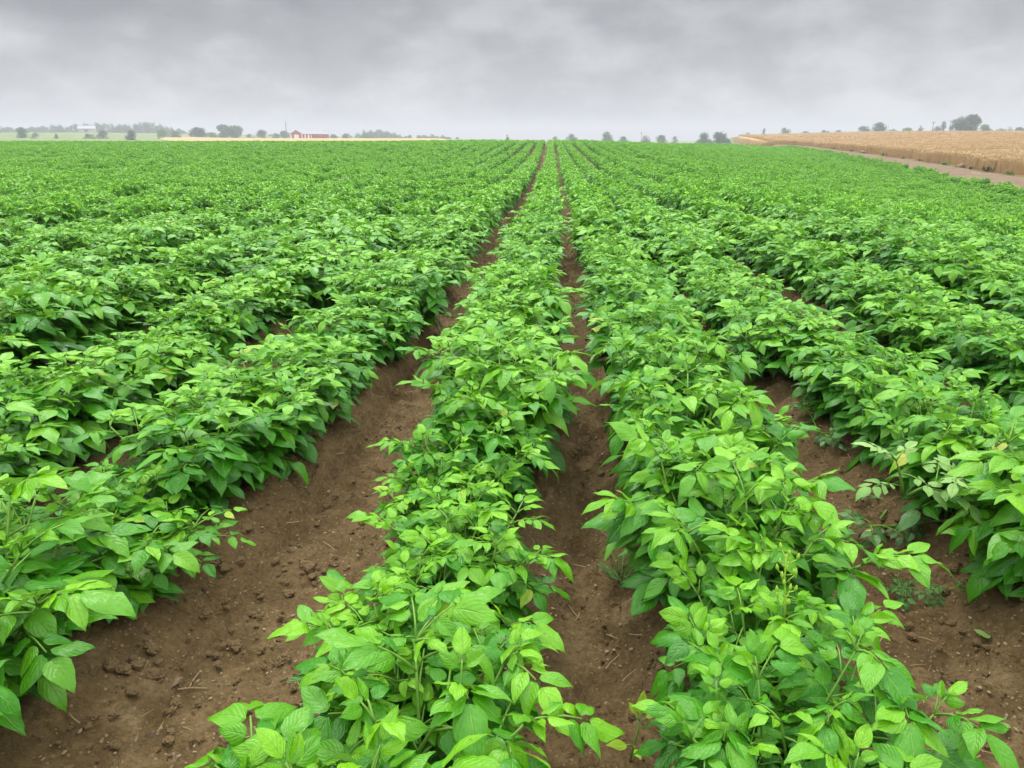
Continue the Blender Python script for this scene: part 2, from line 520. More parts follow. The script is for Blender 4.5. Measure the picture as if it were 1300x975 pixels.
class Foliage:
    def __init__(s, rng, hi): s.r = rng; s.hi = hi; s.V = []; s.Q = []; s.UV = []; s.C = []; s.n = 0; s.tubes = MB()

    def leaflet(s, o, t, nr, L, W, age, fold=None, bend=None):
        r = s.r; U, Vv, Ww, Q = TEMPL[s.hi]
        t = nrm(t); nr = nrm(nr - t * (nr @ t)); rt = np.cross(t, nr)
        fold = r.uniform(.1, .55) if fold is None else fold
        curl = r.uniform(.1, .55); bend = r.uniform(.05, .45) if bend is None else bend
        ph = r.uniform(0, 6.28); wav = r.uniform(.03, .11); asym = r.uniform(-.12, .12)
        tw = r.uniform(-.25, .25)
        fat = 1 + r.uniform(-.55, .55) * (.42 - Vv)
        x = U * Ww * fat * W * .5 * (1 + asym * U) + tw * .12 * L * Vv * Vv
        au = np.abs(U) * Ww
        z = (fold * au - curl * au * au) * W * .5 - bend * L * Vv ** 2 + wav * W * np.sin(7 * Vv + ph + 1.5 * np.sign(U)) * au
        if s.hi:
            crk = r.uniform(.008, .03)
            z = z + W * crk * np.array([r.gauss(0, 1) for _ in range(len(U))])
            x = x + W * .012 * np.array([r.gauss(0, 1) for _ in range(len(U))]) * np.abs(U)
        y = L * (Vv - .18 * bend * Vv ** 3)
        P = o + np.outer(x, rt) + np.outer(y, t) + np.outer(z, nr)
        s.V.append(P); s.Q.append(Q + s.n); s.n += len(P)
        s.UV.append(np.stack([U * .5 + .5, Vv], -1))
        s.C.append(np.tile([r.random(), age, 0, 1], (len(P), 1)))

    def leaf(s, p0, az, elev, Lr, size, age, npair, droop):
        """one compound leaf: arching rachis with paired leaflets and a larger end leaflet"""
        r = s.r; ha = np.array([math.cos(az), math.sin(az), 0]); S = np.array([-ha[1], ha[0], 0])
        pts = [np.array(p0)]; tans = []
        n = 7
        for i in range(n):
            e = elev - droop * (i / n) ** 1.2
            T = ha * math.cos(e) + np.array([0, 0, math.sin(e)]); tans.append(T)
            pts.append(pts[-1] + T * Lr / n)
        tans.append(tans[-1])
        s.tubes.tube([tuple(q) for q in pts[::2 if s.hi else 7]], ([.0024, .002, .0017, .0013] if s.hi else [.003, .002]), 4 if s.hi else 3)
        fr = {4: (.3, .5, .7, .88), 3: (.4, .64, .86), 2: (.5, .82), 1: (.7,)}[npair]
        up = np.array([0, 0, 1.0])
        for k, f in enumerate(fr):
            i = min(int(f * n), n - 1); p = pts[i] + (pts[i + 1] - pts[i]) * (f * n - i); T = tans[i]
            nr = np.cross(T, S); nr = nr if nr[2] > 0 else -nr
            L = size * (.62 + .38 * (k + 1) / len(fr)) * r.uniform(.85, 1.12)
            for sd in (-1, 1):
                a = r.uniform(.75, 1.15)
                t = T * math.cos(a) + S * sd * math.sin(a) + up * r.uniform(-.34, .24)
                n2 = nr + S * sd * r.uniform(-.05, .45) + np.array([r.gauss(0, .16), r.gauss(0, .16), 0])
                s.leaflet(p + S * sd * .006, t, n2, L, L * r.uniform(.46, .58), age)
        T = tans[-1]; nr = np.cross(T, S); nr = nr if nr[2] > 0 else -nr
        L = size * r.uniform(1.05, 1.3)
        s.leaflet(pts[-1], T + up * r.uniform(-.28, .15), nr + np.array([r.gauss(0, .15), r.gauss(0, .15), 0]), L, L * r.uniform(.5, .62), age)

    def foliage_mesh(s, name, mat):
        return mesh_np(name, np.concatenate(s.V), np.concatenate(s.Q), mat, np.concatenate(s.UV), np.concatenate(s.C))


def potato(seed, hi, nst=10, hgt=.31, spread=1.0, flat=0.0, leafsize=.074, dens=1.0):
    r = random.Random(seed); f = Foliage(r, hi)
    a0 = r.uniform(0, 6.28)
    tips = []
    for k in range(nst):
        az = a0 + k * 2.4 + r.uniform(-.4, .4)
        lean = (.05 + .72 * math.sqrt((k + .5) / nst)) * spread * r.uniform(.8, 1.15)
        Ls = hgt * r.uniform(.84, 1.06) * (1 + .12 * lean)
        ha = np.array([math.cos(az), math.sin(az), 0])
        p = np.array([r.uniform(-.05, .05), r.uniform(-.07, .07), 0]); pts = [p]
        n = 8
        for i in range(n):
            th = min(lean * (.75 + .6 * i / n) + flat, 1.5)
            p = p + (ha * math.sin(th) + np.array([0, 0, math.cos(th)])) * Ls / n * (1 if flat < .1 else 1.1)
            pts.append(p)
        f.tubes.tube([tuple(q) for q in (pts[::2] if hi else pts[::4])], ([.005, .0042, .0034, .0027, .002] if hi else [.006, .005, .003]), 5 if hi else 3)
        nl = max(3, int(r.choice((8, 8, 9)) * dens))
        for i in range(nl):
            t = .30 + .70 * i / (nl - 1)
            q = pts[min(int(t * n), n)]
            la = az + i * 2.399 + r.uniform(-.5, .5)
            # leaves pointing back into the plant are swung outwards
            d = (la - az + math.pi) % (2 * math.pi) - math.pi
            la = az + d * (.72 if t > .5 else .62)
            top = max(0, (t - .7) / .3)
            e = r.uniform(.1, .55) + top * r.uniform(.1, .4)
            Lr = r.uniform(.085, .145) * (1 - .3 * top)
            sz = leafsize * r.uniform(.8, 1.22) * (1 - .12 * top)
            age = .28 + .30 * t + .3 * top * r.random() + r.uniform(-.08, .08)
            f.leaf(q, la, e, Lr, sz, max(0, min(1, age)), r.choice((2, 3, 3)), r.uniform(.45, 1.2))
        # small pale leaves at the growing tip
        q = pts[-1]; tips.append(q)
        for i in range(2):
            f.leaf(q, r.uniform(0, 6.28), r.uniform(.7, 1.2), .04, .036, r.uniform(.75, 1.0), 1, .5)
    return f, tips


def flower_mesh(name, tips, seed, n=3):
    r = random.Random(seed); b = MB()
    for q in tips[:n]:
        for j in range(4):
            c = Vector(q) + Vector((r.uniform(-.03, .03), r.uniform(-.03, .03), .05 + r.uniform(0, .03)))
            b.tube([tuple(q), tuple(c)], [.0015, .001], 3)
            k = len(b.v); rr = .016
            b.v.append(tuple(c))
            for i in range(10):
                w = 2 * math.pi * i / 10; q2 = rr if i % 2 == 0 else rr * .55
                b.v.append((c.x + q2 * math.cos(w), c.y + q2 * math.sin(w), c.z + .004))
            b.f += [[k, k + 1 + i, k + 1 + (i + 1) % 10] for i in range(10)]
    return b.mesh(name, M['petal'])


NEAR = []
for i in range(12):
    f, tips = potato(100 + i, True, nst=11 + i % 3, hgt=.265 + .02 * (i % 4), spread=.86 + .08 * (i % 3), leafsize=.063 + .004 * (i % 4))
    NEAR.append((f.foliage_mesh('potato_foliage', M['leaf']), f.tubes.mesh('potato_stem', M['stem'], True), tips))

# ---- positions of every plant in the field
rng = random.Random(7)
plants = []          # x, y, z, row k, scale
for k, xr in ROWS.items():
    y = -1.0 + rng.uniform(0, .3)
    while y < 118:
        y += rng.uniform(.2, .3) if y < 25 else rng.uniform(.26, .36)
        x = xr + float(drift(y)) + (float(squeeze(y)) if k < -1 else 0) - (float(squeeze_right(y)) if k > 1 else 0) + rng.gauss(0, .035 if y < 8 else .02)
        if x > track_x(y) - 3.05 - .12 * math.sin(y * .9) - .1 * math.sin(y * 2.3): continue
        lo = -.80 * y - 3.2; hi_ = .70 * y + 3.2
        if x < lo or x > hi_: continue
        # thin, weak stretch in one row on the right
        va = 1.0 if y < 9 else .55
        s = 1 + va * .24 * (float(vnoise(k * 7.7, y * 1.15, 41)) - .5) * 2 + va * rng.uniform(-.13, .13) + .10 * (float(vnoise(x * .12, y * .12, 43)) - .5) * 2
        if k == -2 and y < 1.5: s = max(s, 1.08)
        if k == 6 and 22 < y < 45 and rng.random() < .75: s *= .55
        plants.append([x, y, k, s])
PA = np.array(plants)
pz = base_h(PA[:, 0], PA[:, 1]) + .14
P3 = np.stack([PA[:, 0], PA[:, 1], pz + .17], -1)
qx, qy, qd = project(P3)
mar = 430.0 / np.maximum(qd, .3)
inframe = (qd > .35) & (qx > -mar * .75) & (qx < 1300 + mar * .75) & (qy > -10) & (qy < 975 + mar * .8)
order = np.argsort(np.where(inframe, qd, 1e9))
own = set(order[:300].tolist())

ORD = 'first second third fourth fifth sixth seventh eighth ninth tenth eleventh twelfth thirteenth fourteenth fifteenth sixteenth seventeenth eighteenth nineteenth twentieth'.split()
TENS = {20: 'twenty', 30: 'thirty', 40: 'forty', 50: 'fifty'}


def ordw(n):
    if n <= 20: return ORD[n - 1]
    t = n // 10 * 10
    return {30: 'thirtieth', 40: 'fortieth', 50: 'fiftieth'}.get(n) or TENS[t] + '-' + ORD[n - t - 1]


def rowphrase(k):
    a = abs(k); side = 'left' if k < 0 else 'right'
    return ('row just %s of the centre furrow' % side) if a == 1 else '%s row %s of centre furrow' % (ordw(a), side)


cnt = {}
made = []
for i in sorted(own, key=lambda j: PA[j, 1]):
    x, y, k, s = PA[i]; k = int(k); z = float(pz[i])
    r = random.Random(int(i) * 31 + 5)
    v = r.randrange(len(NEAR))
    e = empty('potato_plant', (x, y, z - .02), r.uniform(0, 6.28))
    wid = {-1: (.86 if y < 1.4 else .94) if y < 2.2 else .95, 1: (.80 if y < 1.4 else .87) if y < 3.2 else 1.0, -2: 1.09, -3: 1.13, -4: 1.08, 2: .92 if y < 2.6 else 1.08}.get(k, 1.05)
    e.scale = (s * wid, s * wid, s * r.uniform(.92, 1.1))
    e.rotation_euler = (r.uniform(-.12, .12), r.uniform(-.12, .12), r.uniform(0, 6.28))
    cnt[k] = cnt.get(k, 0) + 1
    size = 'large bushy' if s > 1.1 else ('small' if s < .9 else 'leafy')
    tag(e, '%s green potato plant, %s from the front, %s' % (size, ordw(cnt[k]), rowphrase(k)), 'potato plant', 'potato plants in the near rows')
    put(bpy.data.objects.new('foliage', NEAR[v][0]), e)
    put(bpy.data.objects.new('stem', NEAR[v][1]), e)
    made.append((e, k, x, y, v))

# one plant carries a tall pale stalk of flower buds
def bud_stalk():
    r = random.Random(8); b = MB()
    pts = [(0, 0, 0), (.004, 0, .05), (.010, .004, .10), (.012, .006, .15)]
    b.tube(pts, [.0026, .0022, .0018, .0014], 6)
    for i in range(15):
        t = .25 + .05 * i; a = i * 2.4; z = .15 * t
        q = (.012 * t + .018 * math.cos(a), .018 * math.sin(a), z + .012)
        b.tube([(.012 * t, 0, z), q], [.001, .001], 4)
        b.tube([q, (q[0] * 1.15, q[1] * 1.15, q[2] + .006), (q[0] * 1.2, q[1] * 1.2, q[2] + .013)], [.0015, .004, .001], 6)
    return b.mesh('flower_stalk', M['bud'], True)


M['bud'] = plain_mat('pale_bud', (.28, .52, .05), (.42, .60, .08), 60, .5)
cand = [(abs(project(np.array([x, y, .5]))[0] - 1050) + abs(project(np.array([x, y, .5]))[1] - 735), e, v) for e, k, x, y, v in made if k == 1]
_, e, v = min(cand, key=lambda c: c[0])
o = put(bpy.data.objects.new('flower_stalk', bud_stalk()), e)
tp = max(NEAR[v][2], key=lambda q: q[2]); o.location = (float(tp[0]), float(tp[1]), float(tp[2]) - .01)
o['label'] = 'tall pale yellow green stalk of flower buds'
tag(e, 'green potato plant with tall pale stalk of flower buds, just right of centre furrow')

# ---- the rest of the crop: one object
def lib(name, meshes):
    """an unlinked collection of source shapes for a scatter"""
    c = bpy.data.collections.new(name)
    for i, me in enumerate(meshes):
        o = bpy.data.objects.new('%s.%03d' % (name, i), me); c.objects.link(o)
    return c


def scatter(name, coll, pts, rot, scl, idx, label=None, cat=None):
    me = bpy.data.meshes.new(name)
    n = len(pts)
    me.vertices.add(n); me.vertices.foreach_set('co', np.ascontiguousarray(pts, np.float32).ravel())
    a = me.attributes.new('rot', 'FLOAT_VECTOR', 'POINT'); a.data.foreach_set('vector', np.ascontiguousarray(rot, np.float32).ravel())
    a = me.attributes.new('scl', 'FLOAT_VECTOR', 'POINT'); a.data.foreach_set('vector', np.ascontiguousarray(scl, np.float32).ravel())
    a = me.attributes.new('idx', 'INT', 'POINT'); a.data.foreach_set('value', np.ascontiguousarray(idx, np.int32))
    o = put(bpy.data.objects.new(name, me)); tag(o, label, cat, kind='stuff')
    ng = bpy.data.node_groups.new(name + '_scatter', 'GeometryNodeTree')
    ng.interface.new_socket('Geometry', in_out='INPUT', socket_type='NodeSocketGeometry')
    ng.interface.new_socket('Geometry', in_out='OUTPUT', socket_type='NodeSocketGeometry')
    N = NT(ng)
    gi = N.n('NodeGroupInput'); go = N.n('NodeGroupOutput')
    ci = N.n('GeometryNodeCollectionInfo'); ci.inputs['Collection'].default_value = coll
    ci.inputs['Separate Children'].default_value = True; ci.inputs['Reset Children'].default_value = True
    ip = N.n('GeometryNodeInstanceOnPoints'); ip.inputs['Pick Instance'].default_value = True

    def named(nm, ty):
        q = N.n('GeometryNodeInputNamedAttribute', data_type=ty); q.inputs['Name'].default_value = nm
        return q.outputs['Attribute']
    er = N.n('FunctionNodeEulerToRotation'); N.l(named('rot', 'FLOAT_VECTOR'), er.inputs[0])
    N.l(gi.outputs[0], ip.inputs['Points']); N.l(ci.outputs[0], ip.inputs['Instance'])
    N.l(named('idx', 'INT'), ip.inputs['Instance Index']); N.l(er.outputs[0], ip.inputs['Rotation'])
    N.l(named('scl', 'FLOAT_VECTOR'), ip.inputs['Scale']); N.l(ip.outputs[0], go.inputs[0])
    md = o.modifiers.new('scatter', 'NODES'); md.node_group = ng
    return o


def joined(f, extra=None):
    """foliage, stems and flowers of a far plant as one source mesh"""
    fm = f.foliage_mesh('far_potato', M['leaf_far'])
    V = np.concatenate(f.V); nV = len(V)
    me = bpy.data.meshes.new('far_potato')
    vs = [tuple(v) for v in V] + list(f.tubes.v)
    fs = np.concatenate(f.Q).tolist() + [[i + nV for i in q] for q in f.tubes.f]
    mi = [0] * (len(fs) - len(f.tubes.f)) + [1] * len(f.tubes.f)
    if extra is not None:
        b = len(vs); vs += [tuple(v.co) for v in extra.vertices]
        for p in extra.polygons: fs.append([b + i for i in p.vertices]); mi.append(2)
    me.from_pydata(vs, [], fs)
    me.materials.append(M['leaf_far']); me.materials.append(M['stem']); me.materials.append(M['petal'])
    me.polygons.foreach_set('material_index', mi)
    me.polygons.foreach_set('use_smooth', [True] * len(fs))
    a = me.color_attributes.new('leafcol', 'FLOAT_COLOR', 'POINT')
    C = np.zeros((len(vs), 4), np.float32); C[:nV] = np.concatenate(f.C)
    a.data.foreach_set('color', C.ravel()); me.update()
    bpy.data.meshes.remove(fm)
    return me


FARM = []
for i in range(8):
    f, tips = potato(300 + i, False, nst=10, hgt=.31 + .02 * (i % 3), spread=.74 + .06 * (i % 3), leafsize=.074)
    FARM.append(joined(f, flower_mesh('bloom', tips, i, 4) if i == 7 else None))
rest = np.array([i for i in range(len(PA)) if i not in own])
rr = np.random.RandomState(3)
n = len(rest)
pts = np.stack([PA[rest, 0], PA[rest, 1], pz[rest] - .02], -1)
rot = np.stack([rr.uniform(-.12, .12, n), rr.uniform(-.12, .12, n), rr.uniform(0, 6.28, n)], -1)
s = PA[rest, 3]; wd = np.where(np.abs(PA[rest, 0]) < 1, .93, np.where(PA[rest, 1] < 12, .88, .80))
scl = np.stack([s * wd, s * wd, s * rr.uniform(.92, 1.3, n)], -1)
idx = rr.randint(0, 7, n); idx[rr.rand(n) < .012] = 7
scatter('potato_crop', lib('far_potato_source', FARM), pts, rot, scl, idx, 'green rows of potato plants stretching away to the crest of the field', 'potato crop')
print('plants', len(PA), 'own', len(own), 'rest', n, 'ymax own', max(PA[i, 1] for i in own))

# ------------------------------------------------------------------ special plants and bits in the furrows
def on_ground(px, py):
    p = ground_at(px, py); return (float(p[0]), float(p[1]), float(H(p[0], p[1])))


def small_plant(name, label, cat, loc, f, mat, rz=0, scale=1.0, group=None):
    e = empty(name, loc, rz); e.scale = (scale,) * 3
    tag(e, label, cat, group)
    put(bpy.data.objects.new('foliage', f.foliage_mesh(name + '_foliage', mat)), e)
    put(bpy.data.objects.new('stem', f.tubes.mesh(name + '_stem', M['stem'], True)), e)
    return e


# pale seedling at the bottom edge of the centre furrow
f = Foliage(random.Random(5), True)
f.tubes.tube([(0, 0, -.01), (.004, 0, .03), (.012, .004, .065), (.014, .006, .085)], [.0022, .002, .0018, .0015], 6)
q = np.array([.014, .006, .085])
for az, el, L in ((1.3, 1.1, .045), (.2, .7, .03), (3.5, .35, .045), (4.9, .3, .03), (2.4, .9, .026)):
    d = np.array([math.cos(az) * math.cos(el), math.sin(az) * math.cos(el), math.sin(el)])
    o = q if el > .5 else np.array([.004, 0, .035])
    f.tubes.tube([tuple(o), tuple(o + d * .016)], [.0012, .001], 5)
    f.leaflet(o + d * .016, d, np.array([-math.cos(az) * .6, -math.sin(az) * .6 - .2, .8]), L, L * .5, .8, fold=.15, bend=.15)
x, y, z = on_ground(800, 966)
small_plant('seedling', 'tiny yellow green seedling alone on bare soil at bottom of centre furrow', 'seedling', (x, y, z), f, M['seedling'])

# young small potato plant in the gap on the left
f, _ = potato(77, True, nst=4, hgt=.16, spread=.9, leafsize=.042)
small_plant('potato_plant', 'small young potato plant with little leaves beside wide left furrow', 'potato plant', on_ground(198, 735), f, M['leaf'])
# torn plants lying in the right furrow
lie = []
for i, (px, py, sc, lab) in enumerate((
        (1118, 668, .9, 'wilted dark torn potato plant lying in right furrow, largest of the torn ones'),
        (1158, 752, .5, 'small torn sprig of dark potato leaves flat on soil of right furrow'),
        (1042, 560, .8, 'torn wilted potato stems at back end of visible right furrow'))):
    f, _ = potato(500 + i, True, nst=4, hgt=.2, spread=1.0, flat=.75, leafsize=.045, dens=.8)
    x, y, z = on_ground(px, py)
    lie.append(small_plant('wilted_potato_plant', lab, 'wilted plant', (x, y, z + .005), f, M['wilt'], i * 1.3, sc))
# shoot with pale leaf undersides turned up
f, _ = potato(611, True, nst=2, hgt=.12, spread=1.2, leafsize=.05, dens=.2)
p = ground_at(1145, 590, .36)
small_plant('broken_shoot', 'broken potato shoot showing pale whitish leaf undersides in second right row', 'broken shoot', (float(p[0]), float(p[1]), float(p[2]) - .06), f, M['pale_leaf'])
# feathery weed by the right edge of the centre furrow
wf = Foliage(random.Random(9), True); r9 = random.Random(9)
for i in range(9):
    az = i * .7; tip = np.array([math.cos(az) * .06, math.sin(az) * .06, .05 + .03 * r9.random()])
    wf.tubes.tube([(0, 0, 0), tuple(tip * .5 + np.array([0, 0, .015])), tuple(tip)], [.0014, .001, .0008], 4)
    for j in range(10):
        t = .25 + .075 * j
        for sd in (-1, 1):
            d = np.array([math.cos(az + sd * .9), math.sin(az + sd * .9), .3])
            wf.leaflet(tip * t, d, np.array([0, 0, 1.0]), .02, .004, .3)
small_plant('feathery_weed', 'small feathery green weed at right edge of centre furrow', 'weed', on_ground(788, 742), wf, M['weed'])

# fallen green leaves
for (px, py, L, rz, lab) in ((245, 729, .045, 2.2, 'single green leaf fallen on bare soil of wide left furrow'),
                             (1255, 815, .04, .5, 'pale fallen leaf scrap on soil of right furrow'),
                             (1282, 927, .035, 1.5, 'light green leaf scrap at lower right corner of right furrow')):
    lf = Foliage(random.Random(int(px)), True)
    lf.leaflet(np.array([0, 0, .006]), np.array([0, 1.0, .1]), np.array([.1, 0, 1.0]), L, L * .7, .6, fold=.3, bend=.1)
    o = put(bpy.data.objects.new('fallen_leaf', lf.foliage_mesh('fallen_leaf', M['leaf'] if px < 400 else M['pale_leaf'])))
    o.location = on_ground(px, py); o.rotation_euler = (0, 0, rz); tag(o, lab, 'leaf')


def rock_mesh(name, seed, sx, sy, sz, mat, sub=2, rough=.25):
    import bmesh
    bm = bmesh.new(); bmesh.ops.create_icosphere(bm, subdivisions=sub, radius=1)
    r = random.Random(seed); cuts = [(Vector((r.gauss(0, 1), r.gauss(0, 1), r.gauss(0, .7))).normalized(), r.uniform(.55, .85)) for _ in range(9)]
    for v in bm.verts:
        for nn, d in cuts:
            k = v.co.dot(nn) - d
            if k > 0: v.co -= nn * k
        v.co *= 1 + rough * (r.random() - .5) * .35
        v.co.x *= sx; v.co.y *= sy; v.co.z *= sz
    me = bpy.data.meshes.new(name); bm.to_mesh(me); bm.free(); me.materials.append(mat)
    return me


for i, (px, py, sx, sy, sz, lab) in enumerate((
        (228, 902, .032, .022, .014, 'broad pale flat stone lying in wide left furrow near bottom'),
        (224, 874, .02, .01, .008, 'narrow pale stone just above the broad stone in left furrow'),
        (192, 824, .018, .009, .008, 'slim light stone chip beside small plant in left furrow'),
        (218, 968, .013, .016, .01, 'upright pale pebble at bottom edge of left furrow'),
        (196, 940, .014, .012, .01, 'dark grey rounded pebble low in left furrow'),
        (310, 752, .016, .011, .008, 'tan pebble in the middle of wide left furrow'),
        (680, 918, .03, .025, .02, 'large brown soil lump low in centre furrow'),
        (745, 838, .026, .022, .018, 'brown soil lump in middle of centre furrow'))):
    mt = M['clod'] if 'lump' in lab else (M['bark'] if 'grey' in lab else M['stone'])
    o = put(bpy.data.objects.new('soil_lump' if 'lump' in lab else 'stone', rock_mesh('stone', i + 3, sx, sy, sz, mt, 3)))
    x, y, z = on_ground(px, py); o.location = (x, y, z + sz * .35); o.rotation_euler = (0, 0, i * 1.1)
    tag(o, lab, 'soil lump' if 'lump' in lab else 'stone')

# crumbs, chips and straw in the furrows: one scattered mass
src = [rock_mesh('clod', 40 + i, 1, .85, .65, M['clod'], 3, 1.1) for i in range(4)] + [rock_mesh('chip', 60 + i, 1, .7, .35, M['chip'], 1) for i in range(3)]
b = MB(); b.tube([(-1, 0, 0), (-.2, .08, .02), (1, .0, .03)], [.05, .05, .04], 4); src.append(b.mesh('straw', M['straw']))
rs = np.random.RandomState(11)
n = 48000
yy = .7 + 8.5 * rs.rand(n) ** 1.5; xx = rs.uniform(-1, 1, n) * (1.1 + .5 * yy)
keep = (ridge(xx, yy) < .125)
xx = xx[keep]; yy = yy[keep]; n = len(xx)
clump = vnoise(xx * 2.2, yy * 2.2, 77)
zz = H(xx, yy)
Zs = (fbm(xx * 7, yy * 7, 3, 3) - .5) * .05 + np.maximum(vnoise(xx * 21, yy * 21, 11) - .52, 0) * (vnoise(xx * 1.7, yy * 1.7, 12) * 1.6 + .1) * .09
zz = zz + Zs * (1 - sst(np.hypot(xx, yy), 7, 16))
kind = rs.rand(n)
idx = np.where(kind < .62, rs.randint(0, 4, n), np.where(kind < .965, rs.randint(4, 7, n), 7))
siz = np.where(idx < 4, .0026 + .012 * rs.rand(n) ** 5 * (.4 + 1.2 * clump), np.where(idx < 7, .0022 + .006 * rs.rand(n) ** 3, .012 + .02 * rs.rand(n)))
rot = np.stack([rs.uniform(-.3, .3, n), rs.uniform(-.3, .3, n), rs.uniform(0, 6.28, n)], -1)
scatter('soil_crumbs', lib('crumb_source', src), np.stack([xx, yy, zz + siz * .2 * (idx < 7) + .002], -1), rot, np.repeat(siz[:, None], 3, 1), idx,
        'loose brown soil crumbs, stone chips and bits of straw in the furrows', 'soil crumbs')

# ------------------------------------------------------------------ wheat on the right
def wheat_patch(seed, size=1.5, n=420):
    r = random.Random(seed); b = MB()
    for i in range(n):
        x = r.uniform(-size / 2, size / 2); y = r.uniform(-size / 2, size / 2); h = r.uniform(.66, .9)
        lx = r.gauss(0, .06); ly = r.gauss(0, .06); a = r.uniform(0, 3.14); w = .008
        c, s_ = math.cos(a) * w, math.sin(a) * w
        k = len(b.v)
        b.v += [(x - c, y - s_, 0), (x + c, y + s_, 0), (x + lx + c, y + ly + s_, h), (x + lx - c, y + ly - s_, h)]
        b.f.append([k, k + 1, k + 2, k + 3])
        # nodding ear
        ex = x + lx + r.gauss(0, .03); ey = y + ly + r.gauss(0, .03); k = len(b.v); w2 = .018
        b.v += [(x + lx, y + ly, h - .02), (ex + w2, ey, h + .05), (ex, ey + w2, h + .05), (ex - w2, ey - w2, h + .05), (ex + lx, ey + ly, h + .11)]
        b.f += [[k, k + 1, k + 2], [k, k + 2, k + 3], [k, k + 3, k + 1], [k + 4, k + 2, k + 1], [k + 4, k + 3, k + 2], [k + 4, k + 1, k + 3]]
    return b.mesh('wheat_patch', M['wheat'])


wp = []
rs = np.random.RandomState(21)
Y = 14.0
while Y < 410:
    st = 1.25 if Y < 90 else (1.7 if Y < 160 else 3.4)
    X = float(wheat_left(Y)) + .25 * math.sin(Y * .5)
    while X < .68 * Y + 12 and X < 250:
        wp.append((X + rs.uniform(-.2, .2) * (X > track_x(Y) + 4), Y + rs.uniform(-.3, .3))); X += st
    Y += st
wp = np.array(wp); n = len(wp)
wz = base_h(wp[:, 0], wp[:, 1]) - .02
sc_ = np.stack([np.where(wp[:, 1] < 90, 1, np.where(wp[:, 1] < 160, 1.3, 2.5))] * 2 + [rs.uniform(.85, .91, n) * (1 - .08 * (fbm(wp[:, 0] * .1, wp[:, 1] * .1, 55, 3) > .6))], -1)
scatter('wheat_field', lib('wheat_source', [wheat_patch(i) for i in range(5)]), np.stack([wp[:, 0], wp[:, 1], wz], -1),
        np.stack([np.zeros(n), np.zeros(n), rs.randint(0, 4, n) * math.pi / 2], -1), sc_, rs.randint(0, 5, n),
        'ripe golden wheat field on the rise beyond the dirt track', 'wheat field')
print('wheat patches', n)

# weeds and stones along the wheat edge
def weed_mesh(seed, mat):
    r = random.Random(seed); f = Foliage(r, False)
    for i in range(60):
        az = r.uniform(0, 6.28); el = r.uniform(.2, 1.4); L = r.uniform(.12, .28)
        d = np.array([math.cos(az) * math.cos(el), math.sin(az) * math.cos(el), math.sin(el)])
        o = np.array([r.gauss(0, .14), r.gauss(0, .14), r.uniform(0, .12)])
        f.leaflet(o, d, np.array([-d[0], -d[1], 1.0]), L, L * .35, r.random())
    f.tubes.tube([(0, 0, 0), (0, 0, .1), (.02, .02, .3)], [.008, .006, .003], 4)
    return f


wl = [(1263, 219, .9, 'olive', 'largest olive weed clump at wheat edge near the photo right side'),
      (1290, 224, .6, 'weed', 'green weed clump at right frame edge below the wheat'),
      (1205, 210, .7, 'weed', 'weed tuft at wheat edge just left of the pale boulder'),
      (1172, 205, .55, 'olive', 'low olive weed between the two stones at wheat edge'),
      (1127, 198, .9, 'tree_mid', 'dark green weed clump standing against the wheat edge'),
      (1083, 193, .6, 'weed', 'small weed tuft left of small pale stone at wheat edge'),
      (1240, 215, .5, 'tree_mid', 'small dark weed right of the pale boulder at wheat edge'),
      (1150, 202, .5, 'weed', 'little green weed right of the dark weed clump'),
      (1060, 190, .6, 'olive', 'faint distant weed tuft far along the wheat edge')]
for i, (px, py, sc, mt, lab) in enumerate(wl):
    d0 = ray(px, 178.0)
    # walk along the ray until it meets the wheat edge
    t = 20.0
    while t < 200:
        p = CL + d0 * t
        if p[0] > track_x(p[1]) + 1.75: break
        t += .1
        if t >= 200: break
    o = small_plant('weed', lab, 'weed', (p[0], p[1], float(base_h(p[0], p[1]))), weed_mesh(70 + i, M[mt]), M[mt], i, sc * 1.35, 'weeds along the wheat edge')
for i, (px, sc, lab) in enumerate(((1225, .3, 'pale boulder lying on the dirt track edge before the wheat'), (1097, .3, 'small pale stone at the wheat edge farther along the track'))):
    d0 = ray(px, 178.0); t = 20.0
    while t < 200:
        p = CL + d0 * t
        if p[0] > track_x(p[1]) + 1.5: break
        t += .1
    o = put(bpy.data.objects.new('boulder', rock_mesh('boulder', 90 + i, sc * 1.3, sc, sc * .7, M['stone'], 3)))
    o.location = (p[0], p[1], float(base_h(p[0], p[1])) + sc * .3); tag(o, lab, 'boulder')

